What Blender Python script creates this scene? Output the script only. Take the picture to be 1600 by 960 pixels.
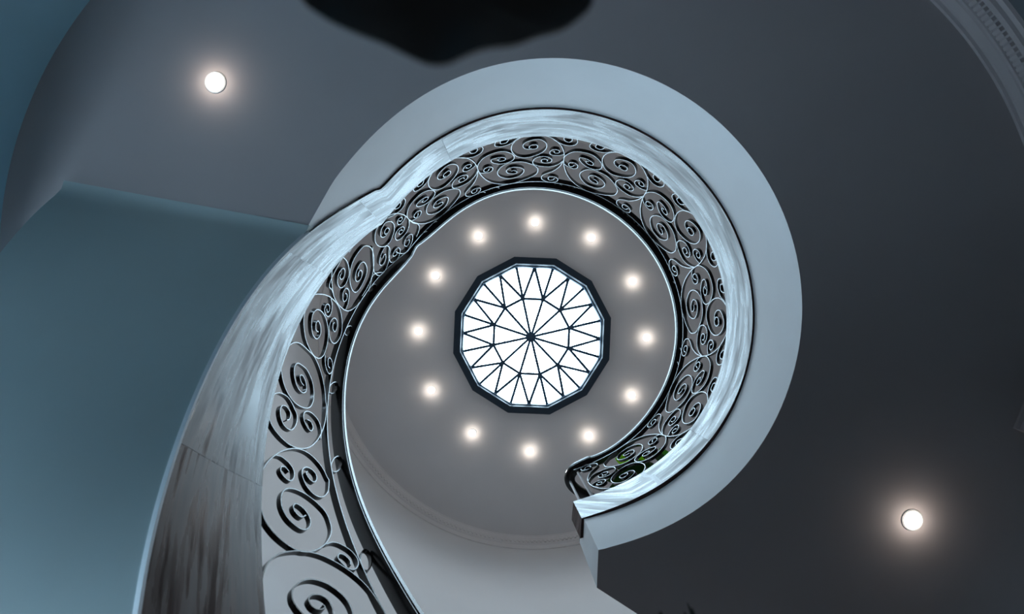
import bpy, bmesh, math, random
import numpy as np
from math import pi, sin, cos, radians, atan2, hypot
from mathutils import Vector, Matrix
from mathutils.geometry import tessellate_polygon

SC = bpy.context.scene
COL = SC.collection
for o in list(bpy.data.objects): bpy.data.objects.remove(o)

# ---------------------------------------------------------------- camera
# the camera stands low in the stair well and looks straight up; +X is right and +Y is down in the picture
FLOOR_Z = -0.55
SOFFIT_Z = 2.36
CURB_TOP = 3.16
SLAB_TOP = 2.95
CEIL_Z = 5.70
cam = bpy.data.cameras.new('camera'); camera = bpy.data.objects.new('camera', cam); COL.objects.link(camera)
camera.rotation_euler = (pi, 0, 0)
cam.sensor_width = 36; cam.lens = 18.0
cam.shift_x = 2/1600; cam.shift_y = 83/1600
cam.clip_start = .02
cam.dof.use_dof = True; cam.dof.focus_distance = 3.9; cam.dof.aperture_fstop = 2.8
SC.camera = camera

# ---------------------------------------------------------------- sky, lamps, exposure
world = bpy.data.worlds.new('overcast_sky'); SC.world = world; world.use_nodes = True
bg = world.node_tree.nodes['Background']
bg.inputs['Color'].default_value = (.60, .82, 1, 1); bg.inputs['Strength'].default_value = 15.0
SC.view_settings.view_transform = 'Standard'; SC.view_settings.look = 'None'
SC.view_settings.gamma = 1; SC.view_settings.exposure = 0
SC.view_settings.use_curve_mapping = False
SKYC = (.236, -.270)          # axis of the skylight and of the upper ceiling

def lamp(name, kind, loc, power, color=(1,1,1), size=.1, rot=(0,0,0), **kw):
    l = bpy.data.lights.new(name, kind); l.energy = power; l.color = color
    if kind == 'AREA': l.size = size
    elif kind != 'SUN': l.shadow_soft_size = size
    for k, v in kw.items(): setattr(l, k, v)
    o = bpy.data.objects.new(name, l); COL.objects.link(o); o.location = loc; o.rotation_euler = rot
    return o
# daylight falls in through the skylight (portal for the sky) and through the tall window of the lower hall
p = lamp('skylight_portal', 'AREA', (SKYC[0], SKYC[1], CEIL_Z+.32), 1, size=1.7)
p.data.cycles.is_portal = True
lamp('window_daylight', 'AREA', (-3.02, 1.55, .75), 62, (.48,.76,1), size=1.5, rot=(0, radians(-90), 0), shape='RECTANGLE', size_y=1.6)

# ---------------------------------------------------------------- materials
def mat(name, color, rough=.6, metal=0, noise=0, nscale=8, bump=0, bscale=60, coat=0, ior=1.5, color2=None, stretch=None, spec=.5):
    m = bpy.data.materials.new(name); m.use_nodes = True; nt = m.node_tree; b = nt.nodes['Principled BSDF']
    b.inputs['Base Color'].default_value = (*color, 1); b.inputs['Roughness'].default_value = rough
    b.inputs['Metallic'].default_value = metal; b.inputs['IOR'].default_value = ior
    b.inputs['Coat Weight'].default_value = coat; b.inputs['Specular IOR Level'].default_value = spec
    tc = nt.nodes.new('ShaderNodeTexCoord'); mp = nt.nodes.new('ShaderNodeMapping')
    nt.links.new(tc.outputs['Object'], mp.inputs['Vector'])
    if stretch: mp.inputs['Scale'].default_value = stretch
    if noise or color2:
        n = nt.nodes.new('ShaderNodeTexNoise'); n.inputs['Scale'].default_value = nscale; n.inputs['Detail'].default_value = 6
        nt.links.new(mp.outputs[0], n.inputs['Vector'])
        r = nt.nodes.new('ShaderNodeValToRGB'); c2 = color2 or tuple(max(0, c*(1-noise)) for c in color)
        r.color_ramp.elements[0].position = .35; r.color_ramp.elements[1].position = .65
        r.color_ramp.elements[0].color = (*c2, 1); r.color_ramp.elements[1].color = (*color, 1)
        nt.links.new(n.outputs['Fac'], r.inputs['Fac']); nt.links.new(r.outputs['Color'], b.inputs['Base Color'])
    if bump:
        n = nt.nodes.new('ShaderNodeTexNoise'); n.inputs['Scale'].default_value = bscale; n.inputs['Detail'].default_value = 4
        nt.links.new(mp.outputs[0], n.inputs['Vector'])
        bp = nt.nodes.new('ShaderNodeBump'); bp.inputs['Strength'].default_value = bump; bp.inputs['Distance'].default_value = .01
        nt.links.new(n.outputs['Fac'], bp.inputs['Height']); nt.links.new(bp.outputs['Normal'], b.inputs['Normal'])
    return m
M_plaster = mat('painted_plaster', (.80,.86,.90), .75, noise=.04, nscale=3, bump=.05, bscale=25)
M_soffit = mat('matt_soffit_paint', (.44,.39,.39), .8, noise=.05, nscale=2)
M_stairsoffit = mat('daylight_tinted_stair_soffit', (.47,.57,.58), .8, noise=.05, nscale=2)  # lighter, bluer than the flat soffit: window light on the slope painted in
M_ceiling = mat('matt_ceiling_paint', (.82,.79,.79), .85, noise=.03, nscale=2)
M_wall = mat('painted_wall', (.80,.79,.79), .8, noise=.03, nscale=2)
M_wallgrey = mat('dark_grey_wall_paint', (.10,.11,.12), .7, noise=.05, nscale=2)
M_walldaylit = mat('daylight_tinted_wall_paint', (.34,.60,.74), .6, noise=.06, nscale=2)  # the blue of the window light is put into this base colour
M_iron = mat('black_painted_iron', (.003,.003,.004), .27, ior=1.55)
M_frame = mat('dark_blue_grey_frame_paint', (.03,.05,.075), .45)
M_bar = mat('blue_glazing_bar_paint', (.05,.10,.16), .4)
M_floor = mat('dark_timber_floor', (.07,.05,.04), .45, noise=.4, nscale=4, stretch=(1,8,1))
M_tread = mat('dark_walnut_tread', (.07,.035,.025), .35, noise=.4, nscale=6, stretch=(1,6,1))
M_soil = mat('dark_potting_soil', (.03,.02,.015), .95, bump=.5)
M_pot = mat('white_glazed_pot', (.6,.6,.58), .3, noise=.05)
M_leafdark = mat('very_dark_brown_leaf', (.010,.007,.006), .5, noise=.4, nscale=12)
M_leafgreen = mat('deep_green_leaf', (.030,.11,.015), .4, noise=.4, nscale=10)
M_leaflime = mat('lime_green_leaf', (.50,.85,.03), .4, noise=.3, nscale=14)
M_leafmid = mat('mid_green_leaf', (.12,.42,.02), .4, noise=.3, nscale=14)
for m_, col_ in ((M_leafgreen, (.04,.16,.01)), (M_leaflime, (.5,.9,.03)), (M_leafmid, (.14,.5,.02))):   # leaves let daylight through
    nt_ = m_.node_tree; pb = nt_.nodes['Principled BSDF']; tl = nt_.nodes.new('ShaderNodeBsdfTranslucent'); tl.inputs[0].default_value = (*col_, 1)
    mxs = nt_.nodes.new('ShaderNodeMixShader'); mxs.inputs[0].default_value = .45
    nt_.links.new(pb.outputs[0], mxs.inputs[1]); nt_.links.new(tl.outputs[0], mxs.inputs[2])
    nt_.links.new(mxs.outputs[0], nt_.nodes['Material Output'].inputs['Surface'])
M_leafblack = mat('blackish_green_frond', (.012,.02,.008), .5, noise=.3, nscale=14)
M_stem = mat('green_brown_stem', (.05,.06,.02), .6)
M_steel = mat('bright_twisted_steel', (.85,.9,.95), .35, metal=.8)
M_ring = mat('white_downlight_ring', (.8,.8,.8), .5)

def wood_material():
    m = bpy.data.materials.new('varnished_walnut'); m.use_nodes = True; nt = m.node_tree; b = nt.nodes['Principled BSDF']
    L = nt.links.new; N = nt.nodes.new
    uv = N('ShaderNodeUVMap'); mp = N('ShaderNodeMapping'); mp.inputs['Scale'].default_value = (1.2, 9, 1); L(uv.outputs[0], mp.inputs[0])
    n1 = N('ShaderNodeTexNoise'); n1.inputs['Scale'].default_value = 2.4; n1.inputs['Detail'].default_value = 9; n1.inputs['Roughness'].default_value = .62; n1.inputs['Distortion'].default_value = .8
    L(mp.outputs[0], n1.inputs['Vector'])
    r = N('ShaderNodeValToRGB'); e = r.color_ramp.elements; e[0].position = .3; e[0].color = (.010,.003,.003,1); e[1].position = .75; e[1].color = (.050,.017,.014,1)
    L(n1.outputs['Fac'], r.inputs['Fac']); L(r.outputs['Color'], b.inputs['Base Color'])
    mp2 = N('ShaderNodeMapping'); mp2.inputs['Scale'].default_value = (1.6, 14, 1); L(uv.outputs[0], mp2.inputs[0])
    n2 = N('ShaderNodeTexNoise'); n2.inputs['Scale'].default_value = 3; n2.inputs['Detail'].default_value = 8; L(mp2.outputs[0], n2.inputs['Vector'])
    n3 = N('ShaderNodeTexNoise'); n3.inputs['Scale'].default_value = 3.2; n3.inputs['Detail'].default_value = 7; n3.inputs['Distortion'].default_value = .6
    mp3 = N('ShaderNodeMapping'); mp3.inputs['Scale'].default_value = (.8, 3.2, 1); L(uv.outputs[0], mp3.inputs[0]); L(mp3.outputs[0], n3.inputs['Vector'])
    mr = N('ShaderNodeMapRange'); mr.inputs['From Min'].default_value = .40; mr.inputs['From Max'].default_value = .60
    mr.inputs['To Min'].default_value = .17; mr.inputs['To Max'].default_value = .45
    mx = N('ShaderNodeMath'); mx.operation = 'ADD'; mw = N('ShaderNodeMath'); mw.operation = 'MULTIPLY'; mw.inputs[1].default_value = .7; L(n2.outputs['Fac'], mw.inputs[0])
    mv = N('ShaderNodeMath'); mv.operation = 'MULTIPLY'; mv.inputs[1].default_value = 1.3; L(n3.outputs['Fac'], mv.inputs[0])
    L(mw.outputs[0], mx.inputs[0]); L(mv.outputs[0], mx.inputs[1])
    hf = N('ShaderNodeMath'); hf.operation = 'MULTIPLY'; hf.inputs[1].default_value = .5; L(mx.outputs[0], hf.inputs[0])
    L(hf.outputs[0], mr.inputs['Value']); L(mr.outputs[0], b.inputs['Roughness'])
    bp = N('ShaderNodeBump'); bp.inputs['Strength'].default_value = .006; bp.inputs['Distance'].default_value = .004
    L(n2.outputs['Fac'], bp.inputs['Height']); L(bp.outputs['Normal'], b.inputs['Normal'])
    b.inputs['IOR'].default_value = WOOD_IOR
    return m
WOOD_IOR = 1.35
M_wood = wood_material()

def glow(name, color, strength):
    m = bpy.data.materials.new(name); m.use_nodes = True; nt = m.node_tree; nt.nodes.clear()
    e = nt.nodes.new('ShaderNodeEmission'); e.inputs['Color'].default_value = (*color, 1); e.inputs['Strength'].default_value = strength
    o = nt.nodes.new('ShaderNodeOutputMaterial'); nt.links.new(e.outputs[0], o.inputs[0]); return m
M_lens = glow('lit_downlight_diffuser', (1,.95,.90), 3.0)

def pane_material():
    m = bpy.data.materials.new('clear_roof_glass'); m.use_nodes = True; nt = m.node_tree; nt.nodes.clear()
    t = nt.nodes.new('ShaderNodeBsdfTransparent'); t.inputs[0].default_value = (.95,.97,.96,1)
    g = nt.nodes.new('ShaderNodeBsdfGlossy'); g.inputs['Roughness'].default_value = .05
    x = nt.nodes.new('ShaderNodeMixShader'); x.inputs[0].default_value = .06
    o = nt.nodes.new('ShaderNodeOutputMaterial')
    nt.links.new(t.outputs[0], x.inputs[1]); nt.links.new(g.outputs[0], x.inputs[2]); nt.links.new(x.outputs[0], o.inputs[0]); return m
M_pane = pane_material()

UP_W, LOW_W = 11, 2      # watts of the upper and lower downlights
# measured curves of the stair well, metres; columns: bearing deg, plan radius of curb face, curb top, curb bottom, sub-rail height, handrail plan radius, fascia plan radius
CURVE=[[48.0,1.0131,-0.5325,-1.0973,0.2827,0.9989,1.0251],
[51.0,1.0131,-0.4622,-1.027,0.353,0.9989,1.0251],
[54.0,1.0131,-0.3917,-0.9566,0.4234,0.9989,1.0251],
[57.0,1.0131,-0.321,-0.8859,0.4941,0.9989,1.0251],
[60.0,1.0131,-0.25,-0.8148,0.5652,0.9989,1.0251],
[63.0,1.0131,-0.1785,-0.7433,0.6367,0.9989,1.0251],
[66.0,1.0131,-0.1065,-0.6713,0.7087,0.9989,1.0251],
[69.0,1.0131,-0.0342,-0.5991,0.7809,0.9989,1.0251],
[72.0,1.0131,0.0382,-0.5266,0.8534,0.9989,1.0251],
[75.0,1.0131,0.1106,-0.4542,0.9258,0.9989,1.0251],
[78.0,1.0131,0.1829,-0.382,0.998,0.9989,1.0251],
[81.0,1.0131,0.2548,-0.31,1.07,0.9989,1.0251],
[84.0,1.0131,0.3263,-0.2385,1.1415,0.9989,1.0251],
[87.0,1.0131,0.3973,-0.1675,1.2125,0.9989,1.0251],
[90.0,1.0131,0.4683,-0.0965,1.2835,0.9989,1.0251],
[93.0,1.0131,0.5392,-0.0256,1.3544,0.9989,1.0251],
[96.0,1.0131,0.6099,0.045,1.425,0.9989,1.0251],
[99.0,1.0131,0.6801,0.1153,1.4953,0.9989,1.0251],
[102.0,1.0131,0.7499,0.1851,1.5651,0.9989,1.0251],
[105.0,1.0131,0.819,0.2542,1.6342,0.9989,1.0251],
[108.0,1.0131,0.8874,0.3226,1.7026,0.9989,1.0251],
[111.0,1.0131,0.9544,0.3896,1.7696,0.9948,1.0251],
[114.0,1.0131,1.0195,0.4546,1.8346,0.99,1.0251],
[117.0,1.0131,1.0841,0.5192,1.8992,0.9871,1.0251],
[120.0,1.0131,1.15,0.5852,1.9676,0.9866,1.0251],
[123.0,1.0131,1.2184,0.6536,2.0359,0.9884,1.0251],
[126.0,1.0131,1.2882,0.7233,2.1023,0.9918,1.0251],
[129.0,1.0131,1.3574,0.7925,2.1665,0.9957,1.0251],
[132.0,1.0131,1.4246,0.8598,2.2288,0.9993,1.0251],
[135.0,1.0131,1.4906,0.9258,2.289,1.0027,1.0251],
[138.0,1.0131,1.5562,0.9913,2.3474,1.0063,1.0251],
[141.0,1.0133,1.622,1.0571,2.4044,1.0103,1.0253],
[144.0,1.015,1.6875,1.1227,2.4635,1.0144,1.027],
[147.0,1.0183,1.7533,1.1833,2.5251,1.0189,1.0303],
[150.0,1.0229,1.82,1.2437,2.589,1.0239,1.0349],
[153.0,1.029,1.8886,1.3071,2.6559,1.0299,1.041],
[156.0,1.0363,1.9582,1.3726,2.7254,1.0366,1.0483],
[159.0,1.044,2.0274,1.4391,2.7953,1.0434,1.056],
[162.0,1.0516,2.0951,1.5058,2.8651,1.0502,1.0636],
[165.0,1.0594,2.1626,1.5725,2.9354,1.0573,1.0714],
[168.0,1.0668,2.2282,1.6381,3.0043,1.0643,1.0788],
[171.0,1.0733,2.2903,1.7014,3.0704,1.0705,1.0853],
[174.0,1.079,2.3501,1.7624,3.1342,1.0765,1.091],
[177.0,1.084,2.4072,1.8209,3.1952,1.082,1.096],
[180.0,1.0876,2.46,1.8757,3.2519,1.0865,1.0996],
[183.0,1.0899,2.5083,1.9268,3.3036,1.0898,1.1019],
[186.0,1.0913,2.5532,1.9748,3.3518,1.0922,1.1033],
[189.0,1.0923,2.596,2.021,3.3976,1.0941,1.1043],
[192.0,1.0933,2.6374,2.066,3.4419,1.0954,1.1053],
[195.0,1.0942,2.6768,2.1102,3.4846,1.096,1.1062],
[198.0,1.0953,2.715,2.1541,3.526,1.096,1.1073],
[201.0,1.0965,2.7523,2.1981,3.5666,1.0955,1.1085],
[204.0,1.0978,2.7874,2.2423,3.6058,1.0943,1.1098],
[207.0,1.0996,2.8223,2.2878,3.6455,1.0931,1.1116],
[210.0,1.1029,2.86,2.3368,3.6891,1.093,1.1149],
[213.0,1.1078,2.9006,2.3895,3.7372,1.0945,1.1198],
[216.0,1.114,2.944,2.4455,3.7901,1.0983,1.126],
[219.0,1.1223,2.9924,2.5057,3.8565,1.1059,1.1343],
[222.0,1.1341,3.0509,2.5731,3.9279,1.1199,1.1461],
[222.5,1.1365,3.0623,2.5852,3.9406,1.1231,1.1485],
[224.5,1.1461,3.1102,2.6331,3.9911,1.1405,1.1581],
[225.0,1.1485,3.1223,2.6447,4.0033,1.1449,1.1605],
[226.0,1.1526,3.1461,2.6665,4.0267,1.1537,1.1646],
[226.6,1.1549,3.16,2.6788,4.04,1.1589,1.1669],
[227.2,1.157,3.16,2.6908,4.04,1.1642,1.169],
[228.5,1.1616,3.16,2.7157,4.04,1.1756,1.1736],
[230.0,1.1671,3.16,2.7437,4.04,1.1888,1.1791],
[231.5,1.1732,3.16,2.7713,4.04,1.1921,1.1852],
[232.4,1.177,3.16,2.7872,4.04,1.1909,1.189],
[232.9,1.1792,3.16,2.82,4.04,1.1906,1.1912],
[233.6,1.1823,3.16,2.82,4.04,1.1905,1.1943],
[236.0,1.1933,3.16,2.82,4.04,1.1933,1.2053],
[239.0,1.208,3.16,2.82,4.04,1.2019,1.22],
[242.0,1.2233,3.16,2.82,4.04,1.2149,1.2353],
[245.0,1.2391,3.16,2.82,4.04,1.2307,1.2511],
[248.0,1.2552,3.16,2.82,4.04,1.2484,1.2672],
[251.0,1.2712,3.16,2.82,4.04,1.2668,1.2832],
[254.0,1.2872,3.16,2.82,4.04,1.2854,1.2992],
[257.0,1.3029,3.16,2.82,4.04,1.3036,1.3149],
[260.0,1.3181,3.16,2.82,4.04,1.321,1.3301],
[263.0,1.3329,3.16,2.82,4.04,1.3374,1.3449],
[266.0,1.347,3.16,2.82,4.04,1.3524,1.359],
[269.0,1.3604,3.16,2.82,4.04,1.3662,1.3724],
[272.0,1.373,3.16,2.82,4.04,1.3785,1.385],
[275.0,1.3847,3.16,2.82,4.04,1.3894,1.3967],
[278.0,1.3955,3.16,2.82,4.04,1.399,1.4075],
[281.0,1.4054,3.16,2.82,4.04,1.4074,1.4174],
[284.0,1.4143,3.16,2.82,4.04,1.4146,1.4263],
[287.0,1.4221,3.16,2.82,4.04,1.4206,1.4341],
[290.0,1.429,3.16,2.82,4.04,1.4257,1.441],
[293.0,1.4347,3.16,2.82,4.04,1.4299,1.4467],
[296.0,1.4394,3.16,2.82,4.04,1.4332,1.4514],
[299.0,1.4431,3.16,2.82,4.04,1.4358,1.4551],
[302.0,1.4456,3.16,2.82,4.04,1.4376,1.4576],
[305.0,1.4472,3.16,2.82,4.04,1.4387,1.4592],
[308.0,1.4476,3.16,2.82,4.04,1.4392,1.4596],
[311.0,1.4471,3.16,2.82,4.04,1.4389,1.4591],
[314.0,1.4454,3.16,2.82,4.04,1.438,1.4574],
[317.0,1.4428,3.16,2.82,4.04,1.4363,1.4548],
[320.0,1.4392,3.16,2.82,4.04,1.4338,1.4512],
[323.0,1.4346,3.16,2.82,4.04,1.4305,1.4466],
[326.0,1.4291,3.16,2.82,4.04,1.4263,1.4411],
[329.0,1.4226,3.16,2.82,4.04,1.4213,1.4346],
[332.0,1.4151,3.16,2.82,4.04,1.4152,1.4271],
[335.0,1.4068,3.16,2.82,4.04,1.4081,1.4188],
[338.0,1.3976,3.16,2.82,4.04,1.3999,1.4096],
[341.0,1.3876,3.16,2.82,4.04,1.3907,1.3996],
[344.0,1.3767,3.16,2.82,4.04,1.3804,1.3887],
[347.0,1.365,3.16,2.82,4.04,1.369,1.377],
[350.0,1.3526,3.16,2.82,4.04,1.3565,1.3646],
[353.0,1.3394,3.16,2.82,4.04,1.343,1.3514],
[356.0,1.3254,3.16,2.82,4.04,1.3285,1.3374],
[359.0,1.3109,3.16,2.82,4.04,1.3132,1.3229],
[362.0,1.2956,3.16,2.82,4.04,1.2972,1.3076],
[365.0,1.2798,3.16,2.82,4.04,1.2805,1.2918],
[368.0,1.2634,3.16,2.82,4.04,1.2633,1.2762],
[371.0,1.2465,3.16,2.82,4.04,1.2457,1.2604],
[374.0,1.2291,3.16,2.82,4.04,1.228,1.2442],
[377.0,1.2113,3.16,2.82,4.04,1.2102,1.2276],
[380.0,1.1932,3.16,2.82,4.04,1.1924,1.2107],
[383.0,1.1749,3.16,2.82,4.04,1.1749,1.1935],
[386.0,1.1563,3.16,2.82,4.04,1.1577,1.176],
[389.0,1.1377,3.16,2.82,4.04,1.1408,1.1584],
[392.0,1.1191,3.16,2.82,4.04,1.1242,1.1405],
[395.0,1.1006,3.16,2.82,4.04,1.1078,1.1226],
[398.0,1.0823,3.16,2.82,4.04,1.0914,1.1047],
[401.0,1.0644,3.16,2.82,4.04,1.0748,1.0869],
[404.0,1.0471,3.16,2.82,4.04,1.0574,1.0693],
[407.0,1.0304,3.16,2.82,4.04,1.0386,1.052],
[410.0,1.0147,3.16,2.82,4.04,1.0177,1.0352],
[413.0,1.0,3.16,2.82,4.04,1.0,1.019],
[416.0,0.9866,3.16,2.82,4.04,0.9866,1.0037],
[419.0,0.9748,3.16,2.82,4.04,0.9748,0.9896],
[422.0,0.9647,3.16,2.82,4.04,0.9647,0.9768],
[425.0,0.9568,3.16,2.82,4.04,0.9568,0.9688],
[428.0,0.9513,3.16,2.82,4.04,0.9513,0.9633],
[431.0,0.9485,3.16,2.82,4.04,0.9485,0.9625],
[434.0,0.9488,3.16,2.82,4.04,0.9488,0.9625]]
MOTIF={
'loopA_medium':[[-0.0002,0.3724],[0.0224,0.3174],[0.0847,0.2555],[0.1742,0.2304],[0.2807,0.2302],[0.3682,0.2704],[0.4235,0.3312],[0.4291,0.3979],[0.383,0.4382],[0.2931,0.4471],[0.2165,0.4118],[0.1697,0.3621],[0.1742,0.3236],[0.2214,0.3163],[0.2908,0.33],[0.3324,0.3601],[0.3238,0.3906],[0.2791,0.3921],[0.2461,0.3677],[0.2513,0.3484],[0.2742,0.3514]],
'loopA_big':[[0.0015,0.4143],[0.027,0.5317],[0.087,0.6756],[0.1819,0.793],[0.3117,0.8693],[0.457,0.8769],[0.5806,0.829],[0.6582,0.7781],[0.7169,0.7153],[0.7258,0.6402],[0.7095,0.5916],[0.6485,0.5332],[0.5402,0.4731],[0.4273,0.4565],[0.3258,0.4694],[0.2579,0.5223],[0.2297,0.6022],[0.2609,0.6864],[0.353,0.7608],[0.4676,0.7606],[0.5307,0.7133],[0.5561,0.6403],[0.5216,0.5847],[0.4434,0.5504],[0.3727,0.5558],[0.3399,0.6041],[0.365,0.6534],[0.4248,0.6774],[0.4669,0.6714],[0.4655,0.6414],[0.4324,0.6171],[0.4016,0.6168]],
'curlA_small':[[0.016,0.4805],[0.0578,0.5139],[0.1302,0.5359],[0.172,0.5162],[0.1751,0.4678],[0.1377,0.4341],[0.0882,0.4369],[0.0675,0.475],[0.0908,0.5091],[0.1227,0.4982],[0.134,0.4708]],
'loopB_big':[[1.0031,0.4211],[0.9903,0.3147],[0.9535,0.2235],[0.9026,0.1526],[0.8256,0.093],[0.7388,0.0576],[0.6313,0.042],[0.5288,0.057],[0.4583,0.0991],[0.412,0.1532],[0.3994,0.2233],[0.4182,0.2947],[0.4694,0.3664],[0.5512,0.3997],[0.6311,0.3877],[0.7221,0.3399],[0.7768,0.2683],[0.7809,0.1928],[0.7405,0.1362],[0.6831,0.1108],[0.6092,0.1228],[0.5445,0.1573],[0.5253,0.2024],[0.5483,0.2443],[0.5949,0.2613],[0.6642,0.2588],[0.688,0.2307],[0.6732,0.1954],[0.6313,0.1918],[0.5993,0.2126],[0.5962,0.2434],[0.6227,0.2488]],
'loopB_medium':[[1.0002,0.4288],[0.9555,0.5042],[0.8726,0.5632],[0.7663,0.5682],[0.684,0.5425],[0.6527,0.5037],[0.6629,0.4385],[0.7194,0.3927],[0.7939,0.3897],[0.8494,0.4118],[0.8688,0.4474],[0.8505,0.4856],[0.7912,0.5017],[0.7517,0.4796],[0.7536,0.4441],[0.785,0.4276],[0.8183,0.4439],[0.8167,0.4697]],
'curlB_small':[[0.9936,0.3206],[0.9439,0.3485],[0.8687,0.3563],[0.8306,0.3305],[0.8358,0.288],[0.8726,0.26],[0.9215,0.2678],[0.9356,0.2996],[0.909,0.3191],[0.8777,0.3087],[0.8788,0.285]],
'curl_rail':[[0.9989,0.4472],[0.9747,0.5421],[0.911,0.6462],[0.8371,0.7036],[0.7886,0.7567],[0.7907,0.8261],[0.8496,0.8706],[0.9347,0.8758],[0.9883,0.8415],[0.9892,0.7889],[0.9415,0.7585],[0.8843,0.7627],[0.8686,0.8107],[0.8961,0.8399],[0.9345,0.8248],[0.9477,0.7878]],
'curl_base_left':[[0.8256,0.093],[0.8942,0.1439],[0.9808,0.1751],[1.0531,0.1644],[1.0905,0.1283],[1.0914,0.0824],[1.05,0.0442],[0.9917,0.0417],[0.9522,0.0588],[0.951,0.0937],[0.9817,0.1209],[1.0135,0.1205],[1.0351,0.0923],[1.0282,0.0604]],
'curl_base_right':[[1.5121,0.0615],[1.463,0.0881],[1.4077,0.1347],[1.3162,0.1559],[1.2473,0.1378],[1.2264,0.1094],[1.2364,0.0711],[1.2795,0.0165],[1.3338,0.0122],[1.3759,0.044],[1.3759,0.0795],[1.3505,0.1133],[1.3048,0.1129],[1.2872,0.0998],[1.2903,0.0665]],
}
MOTIF_S=[3.664,4.2625,4.873,5.4929,6.1126,6.7464,7.3713,7.9959]
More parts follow.
